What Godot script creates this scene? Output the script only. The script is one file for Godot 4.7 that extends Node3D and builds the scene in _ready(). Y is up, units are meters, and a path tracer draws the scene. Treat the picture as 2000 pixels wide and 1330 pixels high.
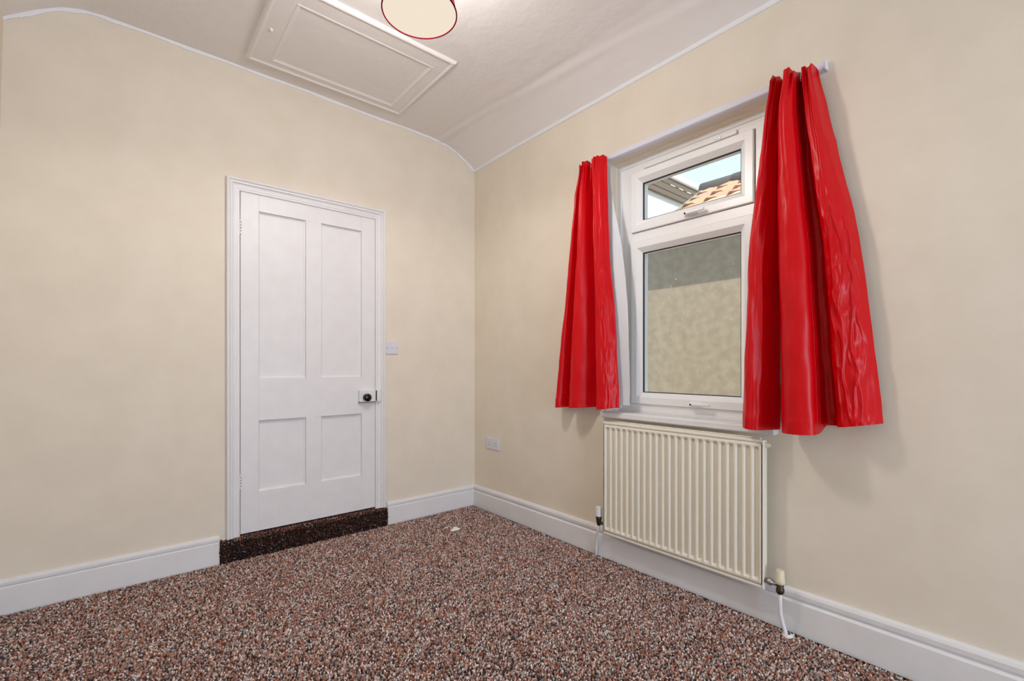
extends Node3D

var M := {}
var R := RandomNumberGenerator.new()
# local axes (right, up, out of the surface) of the far wall, the window wall and the ceiling
var FAR := Transform3D(Basis(Vector3(1, 0, 0), Vector3(0, 1, 0), Vector3(0, 0, 1)), Vector3.ZERO)
var SIDE := Transform3D(Basis(Vector3(0, 0, 1), Vector3(0, 1, 0), Vector3(-1, 0, 0)), Vector3.ZERO)
var DOWN := Transform3D(Basis(Vector3(1, 0, 0), Vector3(0, 0, 1), Vector3(0, -1, 0)), Vector3.ZERO)

const LAMP := Vector3(-1.252, 2.37, 1.42)
const SECTION := [Vector2(0.0, 2.598), Vector2(-0.04, 2.622), Vector2(-0.085, 2.646), Vector2(-0.174, 2.686), Vector2(-0.263, 2.711), Vector2(-0.392, 2.722), Vector2(-0.554, 2.726), Vector2(-0.919, 2.727), Vector2(-1.235, 2.735), Vector2(-1.6, 2.738), Vector2(-2.05, 2.738), Vector2(-2.163, 2.738), Vector2(-2.235, 2.73), Vector2(-2.3, 2.708), Vector2(-2.38, 2.658), Vector2(-2.44, 2.612), Vector2(-2.56, 2.52)]


func _ready() -> void:
	R.seed = 7
	# ---------- camera ----------
	var cam := Camera3D.new()
	cam.name = "camera"
	add_child(cam)
	var f := 908.0
	var fw := Vector3(0.64176, 0, -0.76690)
	cam.position = Vector3(-2.088, 1.0744, 2.947)
	cam.basis = Basis.looking_at(fw, Vector3.UP)
	var near := 0.05
	cam.set_frustum(near * 1330.0 / f, Vector2(0, near * 49.0 / f), near, 200.0)
	cam.current = true
	# ---------- sky, sun, exposure ----------
	var we := WorldEnvironment.new()
	we.name = "environment"
	var env := Environment.new()
	env.background_mode = Environment.BG_SKY
	var sky := Sky.new()
	var sm := ProceduralSkyMaterial.new()
	sm.sky_top_color = Color(0.74, 0.89, 0.99)
	sm.sky_horizon_color = Color(0.86, 0.93, 0.98)
	sm.ground_bottom_color = Color(0.4, 0.38, 0.35)
	sm.ground_horizon_color = Color(0.7, 0.7, 0.68)
	sm.sky_energy_multiplier = 1.22
	sky.sky_material = sm
	env.sky = sky
	env.tonemap_mode = Environment.TONE_MAPPER_LINEAR
	env.tonemap_exposure = 1.0
	env.sdfgi_enabled = true
	env.ssao_enabled = true
	env.ssil_enabled = true
	we.environment = env
	add_child(we)
	var sun := DirectionalLight3D.new()
	sun.name = "sun"
	sun.light_energy = 3.0
	sun.light_color = Color(1.0, 0.96, 0.88)
	sun.light_angular_distance = 0.5
	sun.shadow_enabled = true
	sun.position = Vector3(-27, 83, 49)
	add_child(sun)
	sun.basis = Basis.looking_at(Vector3(0.27, -0.83, -0.49), Vector3.UP)
	# fill light added behind the camera, set in an added back window
	var back_fill := AreaLight3D.new()
	back_fill.name = "back_fill_light"
	back_fill.area_size = Vector2(1.3, 1.8)
	back_fill.area_normalize_energy = true
	back_fill.light_energy = 9.4
	back_fill.light_color = Color(0.85, 0.91, 1.0)
	back_fill.area_range = 12.0
	back_fill.area_attenuation = 2.0
	back_fill.shadow_enabled = true
	add_child(back_fill)
	back_fill.position = Vector3(-1.5, 1.0, 6.33)
	back_fill.basis = Basis.looking_at(Vector3(0, 0, -1), Vector3.UP)

	materials()
	room()
	far_door()
	side_window()
	ceiling_parts()
	floor_parts()
	outside()
	pendant()
	radiator()
	rail_and_curtains()
	fittings()


# ================= helpers =================
func lin(c: Color) -> Color:
	return c.srgb_to_linear()


func mk(called: String, c: Color, rough := 0.6, spec := 0.5) -> StandardMaterial3D:
	var m := StandardMaterial3D.new()
	m.resource_name = called
	m.albedo_color = c
	m.roughness = rough
	m.metallic_specular = spec
	M[called] = m
	return m


func noise_tex(freq: float, octaves: int, size: int, as_normal: bool, strength := 4.0, sd := 1) -> NoiseTexture2D:
	var n := FastNoiseLite.new()
	n.noise_type = FastNoiseLite.TYPE_SIMPLEX_SMOOTH
	n.frequency = freq
	n.fractal_octaves = octaves
	n.seed = sd
	var t := NoiseTexture2D.new()
	t.width = size
	t.height = size
	t.seamless = true
	t.noise = n
	if as_normal:
		t.as_normal_map = true
		t.bump_strength = strength
	return t


func ramp_tex(freq: float, octaves: int, size: int, a: Color, b: Color, sd := 1) -> NoiseTexture2D:
	var t := noise_tex(freq, octaves, size, false, 1.0, sd)
	var g := Gradient.new()
	g.set_color(0, a)
	g.set_color(1, b)
	t.color_ramp = g
	return t


func tri_world(m: StandardMaterial3D, s: float) -> void:
	m.uv1_triplanar = true
	m.uv1_world_triplanar = true
	m.uv1_scale = Vector3(s, s, s)


func st_new(smooth := false) -> SurfaceTool:
	var s := SurfaceTool.new()
	s.begin(Mesh.PRIMITIVE_TRIANGLES)
	s.set_smooth_group(0 if smooth else -1)
	return s


func tri(st: SurfaceTool, a: Vector3, b: Vector3, c: Vector3, out: Vector3) -> void:
	if (b - a).cross(c - a).dot(out) > 0.0:   # counter-clockwise from outside: Godot wants clockwise
		st.add_vertex(a)
		st.add_vertex(c)
		st.add_vertex(b)
	else:
		st.add_vertex(a)
		st.add_vertex(b)
		st.add_vertex(c)


func quad(st: SurfaceTool, a: Vector3, b: Vector3, c: Vector3, d: Vector3, out: Vector3) -> void:
	tri(st, a, b, c, out)
	tri(st, a, c, d, out)


# box between two corners with chamfered edges, in the axes of xf
func bx(st: SurfaceTool, lo: Vector3, hi: Vector3, bev := 0.0, xf := Transform3D.IDENTITY) -> void:
	var a := Vector3(minf(lo.x, hi.x), minf(lo.y, hi.y), minf(lo.z, hi.z))
	var b := Vector3(maxf(lo.x, hi.x), maxf(lo.y, hi.y), maxf(lo.z, hi.z))
	var P := [a, b]
	var v := {}
	for i in 2:
		for j in 2:
			for k in 2:
				for ax in 3:
					var p := Vector3(P[i].x, P[j].y, P[k].z)
					var s := Vector3(1 - 2 * i, 1 - 2 * j, 1 - 2 * k) * bev
					s[ax] = 0.0
					v[[i, j, k, ax]] = xf * (p + s)
	for ax in 3:
		var u := (ax + 1) % 3
		var w := (ax + 2) % 3
		for side in 2:
			var q := []
			for c in [[0, 0], [1, 0], [1, 1], [0, 1]]:
				var id := [0, 0, 0]
				id[ax] = side
				id[u] = c[0]
				id[w] = c[1]
				q.append(v[[id[0], id[1], id[2], ax]])
			var o := Vector3.ZERO
			o[ax] = 2 * side - 1
			quad(st, q[0], q[1], q[2], q[3], xf.basis * o)
	if bev <= 0.0:
		return
	for ax in 3:   # edges along ax
		var u := (ax + 1) % 3
		var w := (ax + 2) % 3
		for c in [[0, 0], [1, 0], [1, 1], [0, 1]]:
			var i0 := [0, 0, 0]
			i0[u] = c[0]
			i0[w] = c[1]
			var i1 := i0.duplicate()
			i1[ax] = 1
			var o := Vector3.ZERO
			o[u] = 2 * c[0] - 1
			o[w] = 2 * c[1] - 1
			quad(st, v[[i0[0], i0[1], i0[2], u]], v[[i1[0], i1[1], i1[2], u]], v[[i1[0], i1[1], i1[2], w]], v[[i0[0], i0[1], i0[2], w]], xf.basis * o)
	for i in 2:
		for j in 2:
			for k in 2:
				tri(st, v[[i, j, k, 0]], v[[i, j, k, 1]], v[[i, j, k, 2]], xf.basis * Vector3(2 * i - 1, 2 * j - 1, 2 * k - 1))


# profile of (inset, height) run round the rectangle; sides: 1 left, 2 right, 4 top, 8 bottom
func ring(st: SurfaceTool, u0: float, u1: float, v0: float, v1: float, prof: Array, xf: Transform3D, sides := 15) -> void:
	for n in prof.size() - 1:
		var p: Vector2 = prof[n]
		var q: Vector2 = prof[n + 1]
		var nn := Vector2(-(q.y - p.y), q.x - p.x)
		var pb := p.x if sides & 8 else 0.0
		var qb := q.x if sides & 8 else 0.0
		var A := [Vector3(u0 + p.x, v0 + pb, p.y), Vector3(u1 - p.x, v0 + pb, p.y), Vector3(u1 - p.x, v1 - p.x, p.y), Vector3(u0 + p.x, v1 - p.x, p.y)]
		var B := [Vector3(u0 + q.x, v0 + qb, q.y), Vector3(u1 - q.x, v0 + qb, q.y), Vector3(u1 - q.x, v1 - q.x, q.y), Vector3(u0 + q.x, v1 - q.x, q.y)]
		var o := [Vector3(0, nn.x, nn.y), Vector3(-nn.x, 0, nn.y), Vector3(0, -nn.x, nn.y), Vector3(nn.x, 0, nn.y)]
		var bit := [8, 2, 4, 1]
		for s in 4:
			if sides & bit[s]:
				var t := (s + 1) % 4
				quad(st, xf * A[s], xf * A[t], xf * B[t], xf * B[s], xf.basis * o[s])


# polygon in (u, v) extruded along w; xf turns (u, v, w) into the world
func prism(st: SurfaceTool, poly: PackedVector2Array, w0: float, w1: float, xf: Transform3D, k1 := 1.0) -> void:
	var n := poly.size()
	var area := 0.0
	for i in n:
		area += poly[i].cross(poly[(i + 1) % n])
	var sg := signf(area)
	for i in n:
		var a := poly[i]
		var b := poly[(i + 1) % n]
		var o := Vector3(b.y - a.y, -(b.x - a.x), 0) * sg
		quad(st, xf * Vector3(a.x, a.y, w0), xf * Vector3(b.x, b.y, w0), xf * Vector3(b.x, b.y * k1, w1), xf * Vector3(a.x, a.y * k1, w1), xf.basis * o)
	var t := Geometry2D.triangulate_polygon(poly)
	for i in range(0, t.size(), 3):
		var p := [poly[t[i]], poly[t[i + 1]], poly[t[i + 2]]]
		tri(st, xf * Vector3(p[0].x, p[0].y, w0), xf * Vector3(p[1].x, p[1].y, w0), xf * Vector3(p[2].x, p[2].y, w0), xf.basis * Vector3(0, 0, signf(w0 - w1)))
		tri(st, xf * Vector3(p[0].x, p[0].y * k1, w1), xf * Vector3(p[1].x, p[1].y * k1, w1), xf * Vector3(p[2].x, p[2].y * k1, w1), xf.basis * Vector3(0, 0, signf(w1 - w0)))


# surface of revolution round the y axis of xf; profile of (radius, height), listed so that its outside is on the right going up
func lathe(st: SurfaceTool, prof: Array, xf: Transform3D, seg := 24) -> void:
	for n in prof.size() - 1:
		var p: Vector2 = prof[n]
		var q: Vector2 = prof[n + 1]
		for i in seg:
			var a := TAU * i / seg
			var b := TAU * (i + 1) / seg
			var ca := Vector3(cos(a), 0, sin(a))
			var cb := Vector3(cos(b), 0, sin(b))
			var o := (ca + cb) * (q.y - p.y) + Vector3(0, -(q.x - p.x) * 2.0, 0)
			var A := ca * p.x + Vector3(0, p.y, 0)
			var B := cb * p.x + Vector3(0, p.y, 0)
			var C := cb * q.x + Vector3(0, q.y, 0)
			var D := ca * q.x + Vector3(0, q.y, 0)
			if p.x < 1e-6:
				tri(st, xf * A, xf * C, xf * D, xf.basis * o)
			elif q.x < 1e-6:
				tri(st, xf * A, xf * B, xf * C, xf.basis * o)
			else:
				quad(st, xf * A, xf * B, xf * C, xf * D, xf.basis * o)


func tube(st: SurfaceTool, pts: Array, r: float, seg := 12) -> void:
	var ringp := []
	for i in pts.size():
		var d: Vector3 = (pts[mini(i + 1, pts.size() - 1)] - pts[maxi(i - 1, 0)]).normalized()
		var s := d.cross(Vector3(0.13, 0.21, 0.97)).normalized()
		var t := d.cross(s).normalized()
		var rr := []
		for k in seg:
			rr.append(pts[i] + (s * cos(TAU * k / seg) + t * sin(TAU * k / seg)) * r)
		ringp.append(rr)
	for i in pts.size() - 1:
		for k in seg:
			var k2 := (k + 1) % seg
			quad(st, ringp[i][k], ringp[i][k2], ringp[i + 1][k2], ringp[i + 1][k], ringp[i][k] + ringp[i][k2] - pts[i] * 2.0)
	for e in [0, pts.size() - 1]:
		var o: Vector3 = pts[e] - pts[1 if e == 0 else e - 1]
		for k in seg:
			tri(st, pts[e], ringp[e][k], ringp[e][(k + 1) % seg], o)


func at_axis(p: Vector3, y_axis: Vector3) -> Transform3D:
	var y := y_axis.normalized()
	var x := y.cross(Vector3(0.31, 0.17, 0.93)).normalized()
	return Transform3D(Basis(x, y, x.cross(y)), p)


func obj(called: String, st: SurfaceTool, m: Material, parent: Node = null) -> MeshInstance3D:
	st.generate_normals()
	var o := MeshInstance3D.new()
	o.name = called
	o.mesh = st.commit()
	o.material_override = m
	(parent if parent else self).add_child(o, true)
	return o


func tag(o: Node, label: String, category: String, group := "") -> Node:
	o.set_meta("label", label)
	o.set_meta("category", category)
	if group:
		o.set_meta("group", group)
	return o


func thing(called: String, label: String, category: String, at := Vector3.ZERO) -> Node3D:
	var o := Node3D.new()
	o.name = called
	add_child(o, true)
	o.position = at
	tag(o, label, category)
	return o


func part_at(o: MeshInstance3D, root: Node3D) -> MeshInstance3D:   # built in world axes: bring it under its thing
	o.position = -root.position
	return o


func structure(called: String, label := "") -> Node3D:
	var o := Node3D.new()
	o.name = called
	o.set_meta("kind", "structure")
	if label:
		o.set_meta("label", label)
	add_child(o, true)
	return o


func struct_mesh(called: String, st: SurfaceTool, m: Material, label := "") -> MeshInstance3D:
	var o := obj(called, st, m)
	o.set_meta("kind", "structure")
	if label:
		o.set_meta("label", label)
	return o


func sect(x: float) -> float:
	for i in SECTION.size() - 1:
		var a: Vector2 = SECTION[i]
		var b: Vector2 = SECTION[i + 1]
		if x <= a.x and x >= b.x:
			return lerpf(a.y, b.y, (x - a.x) / (b.x - a.x))
	return SECTION[0].y


# ================= materials =================
func materials() -> void:
	var w := mk("wall_paint", Color(0.925, 0.884, 0.817), 0.85, 0.3)
	w.normal_enabled = true
	w.normal_texture = noise_tex(0.02, 4, 512, true, 3.0, 3)
	w.normal_scale = 0.12
	w.albedo_texture = ramp_tex(0.006, 4, 512, Color(0.975, 0.972, 0.965), Color(1, 1, 1), 5)
	tri_world(w, 1.3)
	var c := mk("ceiling_paint", Color(0.94, 0.92, 0.905), 0.9, 0.3)
	c.normal_enabled = true
	c.normal_texture = noise_tex(0.015, 4, 512, true, 4.0, 9)
	c.normal_scale = 0.3
	tri_world(c, 1.1)
	var g := mk("gloss_white", Color(0.925, 0.917, 0.917), 0.42, 0.5)
	g.normal_enabled = true
	g.normal_texture = noise_tex(0.012, 3, 512, true, 3.0, 12)
	g.normal_scale = 0.12
	g.albedo_texture = ramp_tex(0.01, 4, 512, Color(0.98, 0.978, 0.972), Color(1, 1, 1), 15)
	tri_world(g, 1.6)
	mk("trim_white", Color(0.94, 0.94, 0.95), 0.6)
	mk("upvc", Color(0.975, 0.975, 0.975), 0.3)
	mk("cream_bead", Color(0.96, 0.92, 0.84), 0.6)
	mk("rail_white", Color(0.88, 0.88, 0.92), 0.4)
	mk("gasket", Color(0.16, 0.18, 0.21), 0.6)
	mk("plate_white", Color(0.87, 0.87, 0.90), 0.3)
	mk("plate_dark", Color(0.25, 0.24, 0.27), 0.5)
	mk("black_knob", Color(0.02, 0.02, 0.022), 0.18)
	mk("brass", Color(0.55, 0.42, 0.24), 0.35).metallic = 0.9
	mk("old_metal", Color(0.30, 0.26, 0.22), 0.45).metallic = 0.8
	mk("chrome", Color(0.72, 0.72, 0.74), 0.25).metallic = 0.9
	mk("dark_gap", Color(0.05, 0.04, 0.035), 0.9)
	mk("rad_cream", Color(0.93, 0.905, 0.84), 0.38)
	mk("valve_cream", Color(0.88, 0.83, 0.72), 0.4)
	mk("valve_white", Color(0.90, 0.89, 0.89), 0.4)
	mk("paper", Color(0.95, 0.94, 0.92), 0.8)
	var gl := mk("pane", Color(0.97, 1.0, 0.99, 0.05), 0.02, 0.6)
	gl.transparency = BaseMaterial3D.TRANSPARENCY_ALPHA
	var gu := mk("pane_top", Color(0.97, 1.0, 0.99, 0.05), 0.02, 0.0)
	gu.transparency = BaseMaterial3D.TRANSPARENCY_ALPHA
	mk("water_spot", Color(0.93, 0.93, 0.9), 0.5)
	# satin
	var s := mk("red_satin", Color(0.82, 0.0, 0.055), 0.36, 0.36)
	s.backlight_enabled = true
	s.backlight = Color(0.12, 0.0, 0.005)
	s.normal_enabled = true
	s.normal_texture = noise_tex(0.05, 3, 512, true, 2.0, 21)
	s.normal_scale = 0.08
	tri_world(s, 3.0)
	var l := mk("lining", Color(0.90, 0.91, 0.92), 0.8, 0.3)
	l.backlight_enabled = true
	l.backlight = Color(0.3, 0.3, 0.3)
	# lamp
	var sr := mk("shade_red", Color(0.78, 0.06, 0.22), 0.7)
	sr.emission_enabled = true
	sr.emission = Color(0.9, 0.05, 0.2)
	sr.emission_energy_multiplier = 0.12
	mk("shade_rim", Color(0.33, 0.04, 0.07), 0.8, 0.1)
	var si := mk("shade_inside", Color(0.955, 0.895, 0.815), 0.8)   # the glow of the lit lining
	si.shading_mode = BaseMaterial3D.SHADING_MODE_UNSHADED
	var b := mk("bulb_glass", Color(1, 0.95, 0.85), 0.3)
	b.emission_enabled = true
	b.emission = Color(1, 0.9, 0.75)
	b.emission_energy_multiplier = 0.4
	# carpet
	var t := mk("tuft", Color(1, 1, 1), 0.95, 0.15)
	t.vertex_color_use_as_albedo = true
	mk("carpet_base", Color(0.15, 0.11, 0.095), 1.0, 0.1)
	# outside
	var n := mk("render_grey", Color(0.66, 0.62, 0.56), 0.95, 0.2)
	n.albedo_texture = ramp_tex(0.02, 5, 512, Color(0.85, 0.84, 0.82), Color(1, 1, 1), 31)
	tri_world(n, 0.9)
	var h := mk("house_white", Color(0.95, 0.94, 0.91), 0.9, 0.2)
	h.normal_enabled = true
	h.normal_texture = noise_tex(0.1, 3, 512, true, 6.0, 33)
	tri_world(h, 1.0)
	mk("soffit_wood", Color(0.36, 0.31, 0.26), 0.8)
	mk("fascia_white", Color(0.97, 0.97, 0.95), 0.5)
	mk("ridge_dark", Color(0.25, 0.23, 0.24), 0.9)
	mk("gutter_olive", Color(0.44, 0.44, 0.36), 0.7)
	mk("concrete", Color(0.55, 0.53, 0.49), 0.95, 0.2)
	for k in 4:
		mk("tile_%d" % k, [Color(0.70, 0.54, 0.44), Color(0.66, 0.50, 0.41), Color(0.74, 0.59, 0.49), Color(0.62, 0.48, 0.42)][k], 0.85, 0.2)


# ================= room shell =================
func room() -> void:
	# far wall, with a recess for the door
	var s := st_new()
	bx(s, Vector3(-2.8, -0.1, -0.30), Vector3(0.35, 3.0, -0.075))
	bx(s, Vector3(-2.8, -0.1, -0.075), Vector3(-1.60, 3.0, 0))
	bx(s, Vector3(-0.795, -0.1, -0.075), Vector3(0.35, 3.0, 0))
	bx(s, Vector3(-1.60, 2.062, -0.075), Vector3(-0.795, 3.0, 0))
	bx(s, Vector3(-1.60, -0.1, -0.075), Vector3(-0.795, 0.10, 0))
	struct_mesh("wall_far", s, M.wall_paint, "cream painted wall with the white door in it")
	# window wall: opening z 1.283..2.155, y 0.79..2.215
	s = st_new()
	bx(s, Vector3(0, -0.1, 0), Vector3(0.26, 3.0, 1.283))
	bx(s, Vector3(0, -0.1, 2.155), Vector3(0.26, 3.0, 6.65))
	bx(s, Vector3(0, -0.1, 1.283), Vector3(0.26, 0.788, 2.155))
	bx(s, Vector3(0, 2.215, 1.283), Vector3(0.26, 3.0, 2.155))
	struct_mesh("wall_right", s, M.wall_paint, "cream painted wall with the window, curtains and radiator")
	# left wall leans a little
	s = st_new()
	prism(s, PackedVector2Array([Vector2(-2.535, -0.1), Vector2(-2.476, 3.0), Vector2(-2.8, 3.0), Vector2(-2.8, -0.1)]), 0.0, 6.65, FAR)
	struct_mesh("wall_left", s, M.wall_paint, "cream painted wall at the left edge")
	# back wall behind the camera, with an unseen window added to hold the fill light: x -2.2..-0.8, y 0.05..2.1, down to the floor
	s = st_new()
	bx(s, Vector3(-2.8, -0.1, 6.4), Vector3(-2.22, 3.0, 6.65))
	bx(s, Vector3(-0.78, -0.1, 6.4), Vector3(0.26, 3.0, 6.65))
	bx(s, Vector3(-2.22, -0.1, 6.4), Vector3(-0.78, 0.03, 6.65))
	bx(s, Vector3(-2.22, 2.06, 6.4), Vector3(-0.78, 3.0, 6.65))
	struct_mesh("wall_back", s, M.wall_paint)
	var w2 := structure("added_window_2")
	s = st_new()
	var back := Transform3D(Basis(Vector3(-1, 0, 0), Vector3(0, 1, 0), Vector3(0, 0, -1)), Vector3(0, 0, 6.52))
	ring(s, 0.78, 2.22, 0.03, 2.06, [Vector2(0, -0.06), Vector2(0, 0), Vector2(0.06, 0), Vector2(0.06, -0.06), Vector2(0, -0.06)], back)
	obj("added_window_frame", s, M.upvc, w2)
	s = st_new()
	bx(s, Vector3(-2.16, 0.09, 6.54), Vector3(-0.84, 2.0, 6.545))
	obj("pane", s, M.pane, w2)
	# skirting boards
	s = st_new()
	prism(s, PackedVector2Array([Vector2(0, 0), Vector2(0.021, 0), Vector2(0.021, 0.119), Vector2(0.0145, 0.1240), Vector2(0.006, 0.1248), Vector2(0.006, 0.1295), Vector2(0.0155, 0.132), Vector2(0.016, 0.142), Vector2(0.013, 0.149), Vector2(0.007, 0.1535), Vector2(0, 0.155)]),
		-2.56, -1.690, Transform3D(Basis(Vector3(0, 0, 1), Vector3(0, 1, 0), Vector3(1, 0, 0)), Vector3.ZERO))
	struct_mesh("baseboard_far", s, M.gloss_white, "white moulded skirting board left of the door step")
	s = st_new()
	prism(s, PackedVector2Array([Vector2(0, 0), Vector2(0.021, 0), Vector2(0.021, 0.119), Vector2(0.0145, 0.1240), Vector2(0.006, 0.1248), Vector2(0.006, 0.1295), Vector2(0.0155, 0.132), Vector2(0.016, 0.142), Vector2(0.013, 0.149), Vector2(0.007, 0.1535), Vector2(0, 0.155)]),
		-0.725, 0.0, Transform3D(Basis(Vector3(0, 0, 1), Vector3(0, 1, 0), Vector3(1, 0, 0)), Vector3.ZERO))
	struct_mesh("baseboard_far", s, M.gloss_white, "short white moulded skirting board between door step and corner")
	s = st_new()
	prism(s, PackedVector2Array([Vector2(0, 0), Vector2(0.024, 0), Vector2(0.024, 0.113), Vector2(0.0155, 0.1195), Vector2(0.006, 0.1205), Vector2(0.006, 0.1265), Vector2(0.0165, 0.129), Vector2(0.0180, 0.143), Vector2(0.0135, 0.152), Vector2(0.007, 0.157), Vector2(0, 0.158)]),
		0.0, 6.4, Transform3D(Basis(Vector3(-1, 0, 0), Vector3(0, 1, 0), Vector3(0, 0, 1)), Vector3.ZERO), 1.277)
	struct_mesh("baseboard_right", s, M.gloss_white, "white moulded skirting board under the window")


# ================= ceiling =================
func ceil_y(x: float, z: float, n: FastNoiseLite) -> float:
	var xc := lerpf(-0.285, -0.165, clampf((z - 0.5) / 1.25, -0.2, 1.5))
	var d := (x - xc) / 0.022
	var y := sect(x) + 0.0035 * exp(-pow((x - xc + 0.03) / 0.02, 2.0)) - 0.0035 * exp(-d * d)
	return y - dip(x, z) + n.get_noise_2d(x * 60.0, z * 60.0) * 0.004


func dip(x: float, z: float) -> float:   # the old ceiling sags a little into the far corner
	return 0.018 * exp(-z / 0.4) * exp(x / 0.12)


func ceiling_parts() -> void:
	var n := FastNoiseLite.new()
	n.seed = 4
	n.frequency = 0.02
	var s := st_new(true)
	var xs := []
	var x := 0.0
	while x > -2.56:
		xs.append(x)
		x -= 0.012 if x > -0.45 else (0.05 if x > -2.1 else 0.02)
	xs.append(-2.56)
	var nz := 80
	for i in xs.size() - 1:
		for j in nz:
			var z0 := 6.4 * j / nz
			var z1 := 6.4 * (j + 1) / nz
			var x0: float = xs[i]
			var x1: float = xs[i + 1]
			quad(s, Vector3(x0, ceil_y(x0, z0, n), z0), Vector3(x1, ceil_y(x1, z0, n), z0), Vector3(x1, ceil_y(x1, z1, n), z1), Vector3(x0, ceil_y(x0, z1, n), z1), Vector3.DOWN)
	s.set_smooth_group(-1)
	bx(s, Vector3(-2.8, 2.9, -0.30), Vector3(0.26, 3.05, 6.65))
	struct_mesh("ceiling", s, M.ceiling_paint, "white ceiling coved down to the side walls")
	# painted beading where the ceiling meets the walls
	s = st_new()
	for i in xs.size() - 1:
		var a := Vector3(xs[i], sect(xs[i]) - dip(xs[i], 0) + 0.002, 0)
		var b := Vector3(xs[i + 1], sect(xs[i + 1]) - dip(xs[i + 1], 0) + 0.002, 0)
		var d := (b - a).normalized()
		var dn := Vector3(d.y, -d.x, 0)
		if dn.y > 0:
			dn = -dn
		var wv := 0.016 + 0.003 * sin(i * 0.9)
		var z := Vector3(0, 0, 0.007)
		quad(s, a + z, b + z, b + dn * wv + z * 0.6, a + dn * wv + z * 0.6, Vector3(0, 0, 1))
		quad(s, a + dn * wv + z * 0.6, b + dn * wv + z * 0.6, b + dn * wv, a + dn * wv, dn)
	struct_mesh("trim_1", s, M.trim_white, "thin white edge line along the curved top of the door wall")
	s = st_new()
	for k in 65:
		var za := 0.025 * k
		var zb := 6.4 if k == 64 else 0.025 * (k + 1)
		prism(s, PackedVector2Array([Vector2(0, 2.582), Vector2(0.005, 2.582), Vector2(0.009, 2.588), Vector2(0.009, 2.604), Vector2(0, 2.605)]), za, zb, Transform3D(Basis(Vector3(-1, 0, 0), Vector3(0, 1, 0), Vector3(0, 0, 1)), Vector3(0, -dip(0, (za + minf(zb, 2.0)) * 0.5), 0)))
	struct_mesh("trim_2", s, M.trim_white, "thin white edge line along the top of the window wall")
	# loft hatch
	var h := thing("loft_hatch", "white panelled loft hatch set in the ceiling above the door", "hatch", Vector3(-1.14, 2.732, 0.475))
	var hx := DOWN
	hx.origin = Vector3(0, 2.742, 0)
	var u0 := -1.588
	var u1 := -0.694
	var v0 := 0.135
	var v1 := 0.815
	s = st_new()
	ring(s, u0, u1, v0, v1, [Vector2(0, 0), Vector2(0, 0.020), Vector2(0.007, 0.029), Vector2(0.014, 0.031), Vector2(0.020, 0.028), Vector2(0.026, 0.024)], hx)
	part_at(obj("edge_moulding", s, M.ceiling_paint, h), h)
	s = st_new()
	var iu0 := -1.482
	var iu1 := -0.772
	var iv0 := 0.19
	var iv1 := 0.705
	for q in [[u0 + 0.026, iu0, v0 + 0.026, v1 - 0.026], [iu1, u1 - 0.026, v0 + 0.026, v1 - 0.026], [iu0, iu1, v0 + 0.026, iv0], [iu0, iu1, iv1, v1 - 0.026]]:
		bx(s, Vector3(q[0], q[2], 0.0), Vector3(q[1], q[3], 0.0235), 0.0, hx)
	part_at(obj("frame", s, M.ceiling_paint, h), h)
	s = st_new()
	ring(s, iu0, iu1, iv0, iv1, [Vector2(0, 0.0235), Vector2(0.004, 0.0258), Vector2(0.010, 0.0258), Vector2(0.020, 0.0205), Vector2(0.028, 0.0185)], hx)
	part_at(obj("bead", s, M.ceiling_paint, h), h)
	s = st_new()
	bx(s, Vector3(iu0 + 0.01, iv0 + 0.01, 0.0), Vector3(iu1 - 0.01, iv1 - 0.01, 0.0188), 0.0, hx)
	part_at(obj("panel", s, M.ceiling_paint, h), h)
	s = st_new(true)
	lathe(s, [Vector2(0, -0.012), Vector2(0.005, -0.011), Vector2(0.008, -0.006), Vector2(0.009, 0.0)], Transform3D(Basis.IDENTITY, Vector3(-1.532, 2.720, 0.45)), 14)
	part_at(obj("hook", s, M.ceiling_paint, h), h)


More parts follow.
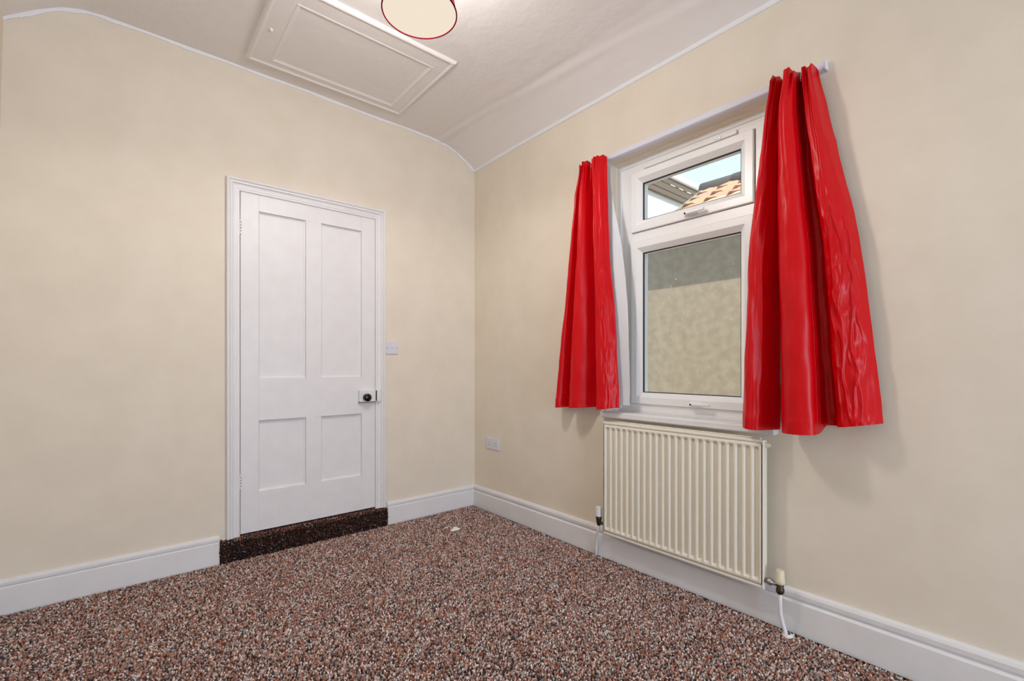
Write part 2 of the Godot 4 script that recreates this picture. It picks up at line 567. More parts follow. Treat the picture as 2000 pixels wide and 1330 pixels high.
# ================= door =================
func far_door() -> void:
	var d := structure("door_1", "old white painted four panel door with black knob")
	var lx := [-1.588, -0.806]
	var ly := [0.137, 2.052]
	var z1 := 0.0
	var z0 := -0.04
	# stiles, muntins and rails
	var st_x := [[lx[0], -1.497], [-0.898, lx[1]]]
	for q in st_x:
		var s := st_new()
		bx(s, Vector3(q[0], ly[0], z0), Vector3(q[1], ly[1], z1), 0.0015)
		obj("stile", s, M.gloss_white, d)
	for q in [[ly[0], 0.358], [0.763, 1.001], [1.950, ly[1]]]:
		var s := st_new()
		bx(s, Vector3(-1.497, q[0], z0), Vector3(-0.898, q[1], z1 - 0.0004), 0.0008)
		obj("rail", s, M.gloss_white, d)
	for q in [[0.358, 0.763], [1.001, 1.950]]:
		var s := st_new()
		bx(s, Vector3(-1.242, q[0], z0), Vector3(-1.152, q[1], z1 - 0.0004), 0.0008)
		obj("muntin", s, M.gloss_white, d)
	for q in [[-1.497, -1.242, 1.001, 1.950], [-1.152, -0.898, 1.001, 1.950], [-1.497, -1.242, 0.358, 0.763], [-1.152, -0.898, 0.358, 0.763]]:
		var s := st_new()
		bx(s, Vector3(q[0], q[2], z0 + 0.006), Vector3(q[1], q[3], z1 - 0.0185))
		ring(s, q[0], q[1], q[2], q[3], [Vector2(0, -0.0005), Vector2(0.0006, -0.0135), Vector2(0.006, -0.0145), Vector2(0.008, -0.0175), Vector2(0.012, -0.0184)], FAR)
		obj("panel", s, M.gloss_white, d)
	# frame lining and architrave
	var s := st_new()
	bx(s, Vector3(-1.60, 0.12, -0.075), Vector3(-1.5905, 2.062, -0.001))
	bx(s, Vector3(-0.8035, 0.12, -0.075), Vector3(-0.795, 2.062, -0.001))
	bx(s, Vector3(-1.60, 2.0545, -0.075), Vector3(-0.795, 2.062, -0.001))
	obj("frame_lining", s, M.gloss_white, d)
	s = st_new()
	ring(s, -1.657, -0.741, 0.128, 2.108, [Vector2(0, 0), Vector2(0, 0.021), Vector2(0.003, 0.025), Vector2(0.009, 0.026), Vector2(0.014, 0.023), Vector2(0.0155, 0.0175), Vector2(0.0185, 0.0165), Vector2(0.020, 0.021), Vector2(0.027, 0.021), Vector2(0.029, 0.0165), Vector2(0.034, 0.0125), Vector2(0.042, 0.011), Vector2(0.052, 0.011), Vector2(0.0535, 0.009), Vector2(0.062, 0.009), Vector2(0.065, 0.007), Vector2(0.065, 0)], FAR, 7)
	obj("architrave", s, M.gloss_white, d)
	s = st_new()
	bx(s, Vector3(-1.60, 0.10, -0.074), Vector3(-0.795, 0.135, -0.03))
	obj("threshold", s, M.dark_gap, d)
	# hinges
	for y in [1.845, 0.430]:
		var hg := st_new(true)
		for k in 5:
			lathe(hg, [Vector2(0, -0.0075), Vector2(0.0048, -0.0072), Vector2(0.0052, -0.006), Vector2(0.0052, 0.006), Vector2(0.0048, 0.0072), Vector2(0, 0.0075)], Transform3D(Basis.IDENTITY, Vector3(-1.5885, y + (k - 2) * 0.0165, 0.005)), 12)
		hg.set_smooth_group(-1)
		bx(hg, Vector3(-1.5885, y - 0.041, 0.0), Vector3(-1.566, y + 0.041, 0.0012))
		var ho := obj("hinge", hg, M.gloss_white, d)
		var hp := st_new(true)
		for k in 4:
			lathe(hp, [Vector2(0, -0.0014), Vector2(0.0042, -0.0014), Vector2(0.0042, 0.0014), Vector2(0, 0.0014)], Transform3D(Basis.IDENTITY, Vector3(-1.5885, y + (k - 1.5) * 0.0165, 0.006)), 10)
		obj("pin_gap", hp, M.old_metal, ho)
	# rim lock with black knob
	s = st_new()
	bx(s, Vector3(-0.921, 0.838, 0.0), Vector3(-0.811, 0.914, 0.026), 0.003)
	var lock := obj("lock_case", s, M.gloss_white, d)
	s = st_new(true)
	lathe(s, [Vector2(0.022, 0.0), Vector2(0.022, 0.003), Vector2(0.011, 0.006), Vector2(0.009, 0.009), Vector2(0.012, 0.012), Vector2(0.020, 0.015), Vector2(0.0245, 0.020), Vector2(0.0255, 0.026), Vector2(0.023, 0.032), Vector2(0.015, 0.0365), Vector2(0, 0.038)], at_axis(Vector3(-0.877, 0.868, 0.026), Vector3(0, 0, 1)), 28)
	obj("knob", s, M.black_knob, lock).set_meta("label", "black round door knob")
	s = st_new()
	bx(s, Vector3(-0.9215, 0.834, 0.0), Vector3(-0.812, 0.838, 0.020), 0.001)
	obj("lower_edge", s, M.old_metal, lock)
	s = st_new()
	bx(s, Vector3(-0.804, 0.836, 0.009), Vector3(-0.778, 0.918, 0.030), 0.003)
	var keep := obj("lock_keep", s, M.gloss_white, d)
	s = st_new()
	bx(s, Vector3(-0.809, 0.844, 0.010), Vector3(-0.804, 0.908, 0.024), 0.0)
	obj("bolt", s, M.old_metal, keep)


# ================= window =================
func side_window() -> void:
	var w := structure("window_1", "white double glazed window with small opening light above a large pane")
	var X := SIDE
	X.origin = Vector3(0.083, 0, 0)   # heights are counted from the front of the frame
	var z0 := 1.283
	var z1 := 2.155
	var s := st_new()
	# outer frame: stepped, sides wider than the top
	ring(s, z0, z1, 0.80, 2.215, [Vector2(0, -0.08), Vector2(0, 0), Vector2(0.034, 0), Vector2(0.037, -0.007), Vector2(0.070, -0.007), Vector2(0.070, -0.08), Vector2(0, -0.08)], X)
	bx(s, Vector3(z0 + 0.06, 0.85, -0.08), Vector3(1.3895, 2.14, -0.004), 0.002, X)
	bx(s, Vector3(2.049, 0.85, -0.08), Vector3(z1 - 0.06, 2.14, -0.004), 0.002, X)
	bx(s, Vector3(z0 + 0.06, 2.1385, -0.08), Vector3(z1 - 0.06, 2.165, -0.005), 0.001, X)
	bx(s, Vector3(z0 + 0.06, 0.815, -0.08), Vector3(z1 - 0.06, 0.864, -0.003), 0.001, X)
	obj("frame", s, M.upvc, w)
	s = st_new()
	bx(s, Vector3(1.3895, 1.757, -0.08), Vector3(2.049, 1.806, -0.003), 0.002, X)
	obj("transom", s, M.upvc, w)
	s = st_new()
	ring(s, z0, z1, 0.79, 2.215, [Vector2(0, 0.006), Vector2(0.0, 0.022), Vector2(0.011, 0.016), Vector2(0.014, 0.0)], X, 7)
	obj("bead", s, M.cream_bead, w)
	# opening lights
	var sash := [[1.393, 2.045, 1.808, 2.136, "upper"], [1.393, 2.045, 0.866, 1.754, "lower"]]
	for q in sash:
		s = st_new()
		ring(s, q[0], q[1], q[2], q[3], [Vector2(0, -0.06), Vector2(0, 0.008), Vector2(0.003, 0.011), Vector2(0.036, 0.011), Vector2(0.040, 0.008), Vector2(0.062, -0.012), Vector2(0.062, -0.06), Vector2(0, -0.06)], X)
		var so := obj("sash", s, M.upvc, w)
		s = st_new()
		ring(s, q[0] + 0.0615, q[1] - 0.0615, q[2] + 0.0615, q[3] - 0.0615, [Vector2(0, -0.012), Vector2(0.004, -0.014), Vector2(0.005, -0.022)], X)
		obj("gasket", s, M.gasket, so)
		s = st_new()
		bx(s, Vector3(q[0] + 0.058, q[2] + 0.058, -0.036), Vector3(q[1] - 0.058, q[3] - 0.058, -0.022), 0.0, X)
		var pane := obj("pane", s, M.pane_top if q[4] == "upper" else M.pane, so)
		pane.set_meta("label", "clear glass pane")
		if q[4] == "lower":
			s = st_new(true)
			R.seed = 11
			for k in 60:
				var c := Vector3(R.randf_range(1.60, 1.95), 0.95 + 0.62 * pow(R.randf(), 1.6), -0.0218)
				var r := R.randf_range(0.0012, 0.0034)
				for e in 8:
					var a0 := TAU * e / 8
					var a1 := TAU * (e + 1) / 8
					tri(s, X * (c + Vector3(0, 0, 0.0006)), X * (c + Vector3(cos(a0) * r, sin(a0) * r * 1.4, 0)), X * (c + Vector3(cos(a1) * r, sin(a1) * r * 1.4, 0)), Vector3(-1, 0, 0))
			obj("dried_splashes", s, M.water_spot, so).set_meta("kind", "stuff")
	# handles
	for q in [[1.735, 1.828, 1], [1.765, 0.884, 0]]:
		s = st_new()
		bx(s, Vector3(q[0] - 0.022, q[1] - 0.011, 0.011), Vector3(q[0] + 0.05, q[1] + 0.011, 0.019), 0.003, X)
		var ho := obj("handle", s, M.upvc, w)
		s = st_new()
		bx(s, Vector3(q[0] - 0.012, q[1] - 0.009, 0.019), Vector3(q[0] + 0.006, q[1] + 0.009, 0.036), 0.003, X)
		bx(s, Vector3(q[0] - 0.008, q[1] - 0.007, 0.030), Vector3(q[0] + 0.095, q[1] + 0.008, 0.042), 0.004, X)
		obj("lever", s, M.upvc, ho)
		s = st_new(true)
		lathe(s, [Vector2(0.0045, 0), Vector2(0.0045, 0.0015), Vector2(0, 0.0015)], at_axis(X * Vector3(q[0] - 0.003, q[1] - 0.001, 0.042), Vector3(-1, 0, 0)), 12)
		obj("lock_hole", s, M.black_knob, ho)
	# vent catches on the head of the frame
	s = st_new()
	bx(s, Vector3(1.47, 2.142, -0.006), Vector3(1.97, 2.163, 0.008), 0.003, X)
	var vent := obj("trickle_vent", s, M.upvc, w)
	s = st_new()
	for k in 2:
		bx(s, Vector3(1.868 + k * 0.02, 2.148, 0.008), Vector3(1.878 + k * 0.02, 2.157, 0.0105), 0.001, X)
	obj("vent_catch", s, M.chrome, vent)
	# sill board
	s = st_new()
	bx(s, Vector3(-0.036, 0.786, 1.262), Vector3(0.085, 0.819, 2.176), 0.006)
	obj("window_sill", s, M.gloss_white, w)


# ================= floor =================
func tuft_mesh() -> ArrayMesh:
	var s := st_new(true)
	var lv := [[0.0026, -0.002], [0.0042, 0.002], [0.0038, 0.0055], [0.0018, 0.0084]]
	for i in 3:
		for k in 5:
			var a := TAU * (k + 0.25 * i) / 5
			var b := TAU * (k + 1 + 0.25 * i) / 5
			var a2 := TAU * (k + 0.25 * (i + 1)) / 5
			var b2 := TAU * (k + 1 + 0.25 * (i + 1)) / 5
			var r0: float = lv[i][0]
			var r1: float = lv[i + 1][0]
			quad(s, Vector3(cos(a) * r0, lv[i][1], sin(a) * r0), Vector3(cos(b) * r0, lv[i][1], sin(b) * r0), Vector3(cos(b2) * r1, lv[i + 1][1], sin(b2) * r1), Vector3(cos(a2) * r1, lv[i + 1][1], sin(a2) * r1), Vector3(cos(a) + cos(b), 0.2, sin(a) + sin(b)))
	for k in 5:
		var a := TAU * (k + 0.75) / 5
		var b := TAU * (k + 1.75) / 5
		tri(s, Vector3(0, 0.0102, 0), Vector3(cos(a) * 0.0018, 0.0084, sin(a) * 0.0022), Vector3(cos(b) * 0.0018, 0.0084, sin(b) * 0.0022), Vector3.UP)
	s.generate_normals()
	return s.commit()


func pile(called: String, spots: Array, parent: Node3D, mesh: ArrayMesh, yarn_tone := 0) -> void:
	# spots: [position, normal]; colours come from a palette of yarns
	var pal := [[Color8(174, 126, 110), 21], [Color8(196, 150, 134), 18], [Color8(222, 208, 200), 16], [Color8(98, 74, 66), 19], [Color8(168, 160, 158), 16], [Color8(188, 116, 86), 6], [Color8(242, 235, 229), 10], [Color8(86, 84, 90), 9]]
	if yarn_tone == 1:   # riser: its shade is put into darker yarn colours
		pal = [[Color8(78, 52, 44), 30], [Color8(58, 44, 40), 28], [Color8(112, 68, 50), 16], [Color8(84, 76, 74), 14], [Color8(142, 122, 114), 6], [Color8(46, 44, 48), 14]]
	elif yarn_tone == 2:   # mid-dark yarns along the nose
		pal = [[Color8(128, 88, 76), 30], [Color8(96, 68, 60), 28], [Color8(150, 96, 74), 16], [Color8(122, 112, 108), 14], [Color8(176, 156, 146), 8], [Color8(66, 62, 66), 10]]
	var total := 0
	for p in pal:
		total += p[1]
	var mm := MultiMesh.new()
	mm.transform_format = MultiMesh.TRANSFORM_3D
	mm.use_colors = true
	mm.mesh = mesh
	mm.instance_count = spots.size()
	var buf := PackedFloat32Array()
	buf.resize(spots.size() * 16)
	var o := 0
	for sp in spots:
		var up: Vector3 = (sp[1] + Vector3(R.randf_range(-0.45, 0.45), R.randf_range(-0.2, 0.2), R.randf_range(-0.45, 0.45))).normalized()
		var x := up.cross(Vector3(sin(o * 1.7), 0.3, cos(o * 1.7))).normalized()
		var z := x.cross(up)
		var k := R.randf_range(0.8, 1.25)
		x *= k
		z *= k
		var u := up * R.randf_range(0.75, 1.15)
		var pick := R.randi_range(0, total - 1)
		var c := Color.WHITE
		for p in pal:
			pick -= p[1]
			if pick < 0:
				c = lin(p[0])
				break
		var br := R.randf_range(0.8, 1.2)
		var P: Vector3 = sp[0]
		buf[o] = x.x; buf[o + 1] = u.x; buf[o + 2] = z.x; buf[o + 3] = P.x
		buf[o + 4] = x.y; buf[o + 5] = u.y; buf[o + 6] = z.y; buf[o + 7] = P.y
		buf[o + 8] = x.z; buf[o + 9] = u.z; buf[o + 10] = z.z; buf[o + 11] = P.z
		buf[o + 12] = c.r * br; buf[o + 13] = c.g * br; buf[o + 14] = c.b * br; buf[o + 15] = 1.0
		o += 16
	mm.buffer = buf
	var mi := MultiMeshInstance3D.new()
	mi.name = called
	mi.multimesh = mm
	mi.material_override = M.tuft
	mi.set_meta("kind", "stuff")
	parent.add_child(mi, true)


func floor_parts() -> void:
	var s := st_new()
	bx(s, Vector3(-2.8, -0.25, -0.05), Vector3(0.26, 0.0, 6.65))
	var fl := struct_mesh("floor", s, M.carpet_base, "floor under a brown and grey flecked fitted carpet")
	R.seed = 99
	var tm := tuft_mesh()
	var spots := []
	var st := 0.0067
	var z := 0.034
	while z < 3.3:
		var x := -2.515
		while x < -0.037:
			spots.append([Vector3(x + R.randf_range(-0.004, 0.004), 0.0 - R.randf() * 0.0015, z + R.randf_range(-0.004, 0.004)), Vector3.UP])
			x += st
		z += st
	pile("carpet_pile", spots, fl, tm)
	# step at the door, wrapped in the same carpet
	var sp := thing("door_step", "carpet wrapped step at the foot of the white door", "step", Vector3(-1.2, 0, 0.0))
	s = st_new()
	prism(s, PackedVector2Array([Vector2(-0.03, 0), Vector2(0.022, 0), Vector2(0.022, 0.104), Vector2(0.016, 0.114), Vector2(0.006, 0.119), Vector2(-0.03, 0.119)]), -1.686, -0.729, Transform3D(Basis(Vector3(0, 0, 1), Vector3(0, 1, 0), Vector3(1, 0, 0)), Vector3.ZERO))
	part_at(obj("riser", s, M.carpet_base, sp), sp)
	spots = []
	var prof := []
	var yy := 0.006
	while yy < 0.106:
		prof.append([Vector2(0.021, yy), Vector2(1, 0)])
		yy += 0.0082
	prof.append([Vector2(0.019, 0.110), Vector2(0.8, 0.6)])
	prof.append([Vector2(0.012, 0.116), Vector2(0.4, 0.9)])
	prof.append([Vector2(0.004, 0.119), Vector2(0, 1)])
	prof.append([Vector2(-0.004, 0.119), Vector2(0, 1)])
	prof.append([Vector2(-0.012, 0.119), Vector2(0, 1)])
	prof.append([Vector2(-0.02, 0.119), Vector2(0, 1)])
	var nose := []
	for p in prof:
		var x := -1.684
		while x < -0.731:
			(nose if p[0].y > 0.108 else spots).append([Vector3(x + R.randf_range(-0.004, 0.004) + 1.2, p[0].y + R.randf_range(-0.003, 0.003), p[0].x), Vector3(0, p[1].y, p[1].x)])
			x += st
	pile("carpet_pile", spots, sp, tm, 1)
	pile("carpet_pile", nose, sp, tm, 2)
	# scraps of paper on the carpet
	var pp := thing("paper_scrap", "torn white paper scrap lying on the carpet near the corner", "paper scrap", Vector3(-0.441, 0.0095, 0.40))
	s = st_new(true)
	var rim := [Vector3(-0.026, 0.001, 0.012), Vector3(-0.010, 0.004, 0.020), Vector3(0.012, 0.002, 0.016), Vector3(0.028, 0.006, 0.014), Vector3(0.024, 0.008, -0.004), Vector3(0.008, 0.012, -0.018), Vector3(-0.006, 0.007, -0.010), Vector3(-0.024, 0.004, -0.004)]
	for k in 8:
		var a: Vector3 = rim[k]
		var b: Vector3 = rim[(k + 1) % 8]
		tri(s, Vector3(0, 0.009, 0), a, b, Vector3.UP)
		tri(s, Vector3(0, 0.008, 0), a - Vector3(0, 0.0008, 0), b - Vector3(0, 0.0008, 0), Vector3.DOWN)
	obj("main_piece", s, M.paper, pp)
	s = st_new()
	bx(s, Vector3(-0.03, 0.0, -0.062), Vector3(-0.008, 0.003, -0.052), 0.001)
	obj("small_piece", s, M.paper, pp)
	pp.scale = Vector3(1.2, 1.2, 1.2)


# ================= pendant lamp =================
func pendant() -> void:
	var p := thing("pendant_lamp", "ceiling pendant lamp with tapered red fabric shade lined in cream", "lamp", LAMP)
	var H := 0.19
	var r0 := 0.1355
	var r1 := 0.098
	var s := st_new(true)
	lathe(s, [Vector2(r0, 0.0), Vector2(r1, H)], Transform3D.IDENTITY, 64)
	obj("shade", s, M.shade_red, p).set_meta("label", "red fabric shade")
	s = st_new(true)
	lathe(s, [Vector2(r1 - 0.0025, H), Vector2(r0 - 0.0025, 0.0)], Transform3D.IDENTITY, 64)
	obj("shade_lining", s, M.shade_inside, p).set_meta("label", "cream inside of the shade")
	for q in [[r0 - 0.001, 0.0], [r1 - 0.001, H]]:
		s = st_new(true)
		var pts := []
		for k in 65:
			pts.append(Vector3(cos(TAU * k / 64) * q[0], q[1], sin(TAU * k / 64) * q[0]))
		tube(s, pts, 0.0026, 8)
		obj("shade_rim", s, M.shade_rim, p)
	s = st_new(true)
	for k in 3:
		var a := TAU * k / 3 + 0.4
		tube(s, [Vector3(cos(a) * 0.02, H - 0.02, sin(a) * 0.02), Vector3(cos(a) * r1, H, sin(a) * r1)], 0.0018, 8)
	obj("shade_carrier", s, M.chrome, p)
	s = st_new(true)
	lathe(s, [Vector2(0, 0.075), Vector2(0.018, 0.080), Vector2(0.029, 0.098), Vector2(0.029, 0.112), Vector2(0.020, 0.132), Vector2(0.014, 0.145), Vector2(0.014, 0.15)], Transform3D.IDENTITY, 20)
	obj("bulb", s, M.bulb_glass, p)
	s = st_new(true)
	lathe(s, [Vector2(0.018, 0.145), Vector2(0.02, 0.15), Vector2(0.02, 0.19), Vector2(0.008, 0.205), Vector2(0, 0.205)], Transform3D.IDENTITY, 20)
	obj("lamp_holder", s, M.plate_white, p)
	s = st_new(true)
	tube(s, [Vector3(0, 0.2, 0), Vector3(0, 0.345, 0)], 0.0035, 8)
	obj("cord", s, M.plate_white, p)
	s = st_new(true)
	lathe(s, [Vector2(0.012, 0.33), Vector2(0.035, 0.342), Vector2(0.042, 0.356), Vector2(0.042, 0.366)], Transform3D.IDENTITY, 24)
	obj("ceiling_rose", s, M.plate_white, p)
	var l := SpotLight3D.new()
	l.name = "lamp_light"
	l.light_color = Color(1.0, 0.985, 0.97)
	l.light_energy = 0.5
	l.light_size = 0.10
	l.spot_angle = 89.0
	l.spot_angle_attenuation = 0.35
	l.spot_range = 12.0
	l.spot_attenuation = 2.0
	l.shadow_enabled = true
	p.add_child(l)
	l.position = Vector3(0, -0.012, 0)
	l.basis = Basis.looking_at(Vector3.DOWN, Vector3.FORWARD)
	var g := OmniLight3D.new()
	g.name = "lamp_glow"
	g.light_color = Color(1.0, 0.985, 0.97)
	g.light_energy = 0.40
	g.light_size = 0.08
	g.omni_range = 12.0
	g.omni_attenuation = 2.0
	g.shadow_enabled = true
	p.add_child(g)
	g.position = Vector3(0, 0.10, 0)


# ================= radiator =================
func radiator() -> void:
	var r := thing("radiator", "cream ribbed panel radiator under the window", "radiator", Vector3(-0.05, 0.16, 1.74))
	var z0 := 1.326
	var z1 := 2.155
	var y0 := 0.162
	var y1 := 0.772
	var n := 23
	var pitch := (z1 - z0 - 0.03) / n
	var ys := [y0 + 0.010, y0 + 0.0125, y0 + 0.0135, y0 + 0.0165, y0 + 0.0175, 0.190, 0.193, 0.196, 0.199, 0.202, 0.205, 0.24, 0.45, 0.69, 0.729, 0.732, 0.735, 0.738, 0.741, 0.744, y1 - 0.0175, y1 - 0.0165, y1 - 0.0135, y1 - 0.0125, y1 - 0.010]
	var zs := []
	for i in n:
		for k in 10:
			zs.append(z0 + 0.015 + (i + k / 10.0) * pitch)
	zs.append(z1 - 0.015)
	zs.insert(0, z0 + 0.006)
	zs.append(z1 - 0.006)
	var fn := func(z: float, y: float) -> Vector3:
		var t := (z - z0 - 0.015) / pitch
		var d := 0.0
		if t > 0.0 and t < n:
			var q: float = absf(fmod(t, 1.0) - 0.5)
			d = smoothstep(0.36, 0.20, q)
		d *= smoothstep(0.192, 0.202, y) * smoothstep(0.743, 0.732, y)
		var e: float = minf(y - y0, y1 - y)
		if e > 0.013 and e < 0.017:   # seam near the rolled edge
			return Vector3(-0.0835, y, z)
		return Vector3(-0.0905 + 0.0115 * d, y, z)
	var s := st_new(true)
	for i in zs.size() - 1:
		for j in ys.size() - 1:
			quad(s, fn.call(zs[i], ys[j]), fn.call(zs[i + 1], ys[j]), fn.call(zs[i + 1], ys[j + 1]), fn.call(zs[i], ys[j + 1]), Vector3(-1, 0, 0))
	s.set_smooth_group(-1)
	var X := SIDE
	X.origin = Vector3(-0.0905, 0, 0)
	ring(s, z0, z1, y0, y1, [Vector2(0.003, -0.016), Vector2(0, -0.012), Vector2(0, -0.005), Vector2(0.002, -0.0015), Vector2(0.006, 0), Vector2(0.010, 0)], X)
	bx(s, Vector3(z0 + 0.003, y0 + 0.003, -0.020), Vector3(z1 - 0.003, y1 - 0.003, -0.016), 0.0, X)
	part_at(obj("front_panel", s, M.rad_cream, r), r)
	s = st_new()
	bx(s, Vector3(-0.052, y0 + 0.004, z0 + 0.012), Vector3(-0.036, y1 + 0.002, z1 - 0.028), 0.003)
	bx(s, Vector3(-0.0745, y0 + 0.02, z1 - 0.009), Vector3(-0.050, y1 - 0.006, z1 - 0.004))
	bx(s, Vector3(-0.0745, y0 + 0.02, z0 + 0.004), Vector3(-0.050, y1 - 0.006, z0 + 0.009))
	part_at(obj("back_panel", s, M.rad_cream, r), r)
	s = st_new()
	for k in 40:
		var z := z0 + 0.03 + (z1 - z0 - 0.06) * k / 39.0
		bx(s, Vector3(-0.070, y0 + 0.05, z - 0.0008), Vector3(-0.052, y1 - 0.02, z + 0.0008))
	part_at(obj("convector_fins", s, M.rad_cream, r), r)
	for z in [z0 + 0.14, z1 - 0.14]:
		s = st_new()
		bx(s, Vector3(-0.036, 0.25, z - 0.015), Vector3(-0.001, 0.70, z + 0.015), 0.002)
		part_at(obj("wall_bracket", s, M.rad_cream, r), r)
	# bleed valve
	s = st_new(true)
	lathe(s, [Vector2(0, -0.004), Vector2(0.011, -0.004), Vector2(0.012, 0.0), Vector2(0.012, 0.010), Vector2(0.008, 0.013), Vector2(0.008, 0.020), Vector2(0, 0.021)], at_axis(Vector3(-0.063, 0.748, z1 - 0.004), Vector3(0, 0, 1)), 16)
	part_at(obj("bleed_valve", s, M.valve_cream, r), r)
	# valves: left white ribbed cap on a dark body, right cream cap on a chrome tail
	s = st_new(true)
	lathe(s, [Vector2(0.0085, 0.195), Vector2(0.012, 0.205), Vector2(0.014, 0.222), Vector2(0.0165, 0.236), Vector2(0.0165, 0.246), Vector2(0, 0.247)], Transform3D(Basis.IDENTITY, Vector3(-0.078, 0, 1.290)), 18)
	lathe(s, [Vector2(0, -0.016), Vector2(0.009, -0.016), Vector2(0.009, 0.024), Vector2(0, 0.024)], at_axis(Vector3(-0.078, 0.212, 1.305), Vector3(0, 0, 1)), 14)
	var vl := part_at(obj("valve", s, M.old_metal, r), r)
	s = st_new()
	for k in 16:
		var a := TAU * k / 16
		var b := TAU * (k + 1) / 16
		var ra := 0.0195 if k % 2 else 0.0175
		var rb := 0.0175 if k % 2 else 0.0195
		var c := Vector3(-0.078, 0, 1.290)
		var A := Vector3(cos(a) * ra, 0, sin(a) * ra)
		var B := Vector3(cos(b) * rb, 0, sin(b) * rb)
		quad(s, c + A + Vector3(0, 0.247, 0), c + B + Vector3(0, 0.247, 0), c + B * 0.96 + Vector3(0, 0.298, 0), c + A * 0.96 + Vector3(0, 0.298, 0), A + B)
		tri(s, c + Vector3(0, 0.302, 0), c + A * 0.96 + Vector3(0, 0.298, 0), c + B * 0.96 + Vector3(0, 0.298, 0), Vector3.UP)
	obj("valve_cap", s, M.valve_white, vl).set_meta("label", "white ribbed valve cap")
	s = st_new(true)
	tube(s, [Vector3(-0.078, 0.20, 1.290), Vector3(-0.072, 0.16, 1.280), Vector3(-0.045, 0.10, 1.245), Vector3(-0.036, 0.05, 1.236), Vector3(-0.034, -0.01, 1.235)], 0.0078, 12)
	part_at(obj("pipe", s, M.gloss_white, r), r)
	s = st_new(true)
	lathe(s, [Vector2(0.010, 0.165), Vector2(0.015, 0.172), Vector2(0.015, 0.186), Vector2(0.012, 0.190), Vector2(0.014, 0.206), Vector2(0, 0.207)], Transform3D(Basis.IDENTITY, Vector3(-0.08, 0, 2.212)), 18)
	var vr := part_at(obj("valve", s, M.old_metal, r), r)
	s = st_new(true)
	lathe(s, [Vector2(0, 0.0), Vector2(0.009, 0.0), Vector2(0.009, 0.012), Vector2(0.015, 0.013), Vector2(0.015, 0.030), Vector2(0.010, 0.032), Vector2(0.010, 0.06), Vector2(0, 0.06)], at_axis(Vector3(-0.078, 0.200, 2.152), Vector3(0, 0, 1)), 14)
	obj("tail", s, M.chrome, vr)
	s = st_new(true)
	lathe(s, [Vector2(0.0165, 0.206), Vector2(0.0185, 0.209), Vector2(0.0185, 0.219), Vector2(0.0175, 0.222), Vector2(0.0155, 0.258), Vector2(0.013, 0.261), Vector2(0.009, 0.2605), Vector2(0, 0.2595)], Transform3D(Basis.IDENTITY, Vector3(-0.08, 0, 2.212)), 20)
	obj("valve_cap", s, M.valve_cream, vr).set_meta("label", "cream valve cap")
	s = st_new(true)
	tube(s, [Vector3(-0.08, 0.172, 2.212), Vector3(-0.079, 0.13, 2.211), Vector3(-0.077, 0.09, 2.212), Vector3(-0.075, 0.05, 2.219), Vector3(-0.073, 0.02, 2.228), Vector3(-0.072, -0.01, 2.238)], 0.0078, 12)
	part_at(obj("pipe", s, M.gloss_white, r), r)
	s = st_new(true)
	lathe(s, [Vector2(0.020, 0.001), Vector2(0.020, 0.008), Vector2(0.009, 0.012)], Transform3D(Basis.IDENTITY, Vector3(-0.072, 0.003, 2.237)), 16)
	part_at(obj("pipe_collar", s, M.valve_white, r), r)


# ================= curtains =================
func cr(a: float, b: float, c: float, d: float, t: float) -> float:
	return 0.5 * (2.0 * b + (c - a) * t + (2.0 * a - 5.0 * b + 4.0 * c - d) * t * t + (3.0 * b - a - 3.0 * c + d) * t * t * t)


func curve_at(knots: Array, s: float) -> float:   # knots: [s, value] rising
	var i := 0
	while i < knots.size() - 2 and s > knots[i + 1][0]:
		i += 1
	var t: float = clampf((s - knots[i][0]) / (knots[i + 1][0] - knots[i][0]), 0, 1)
	return cr(knots[maxi(i - 1, 0)][1], knots[i][1], knots[i + 1][1], knots[mini(i + 2, knots.size() - 1)][1], t)


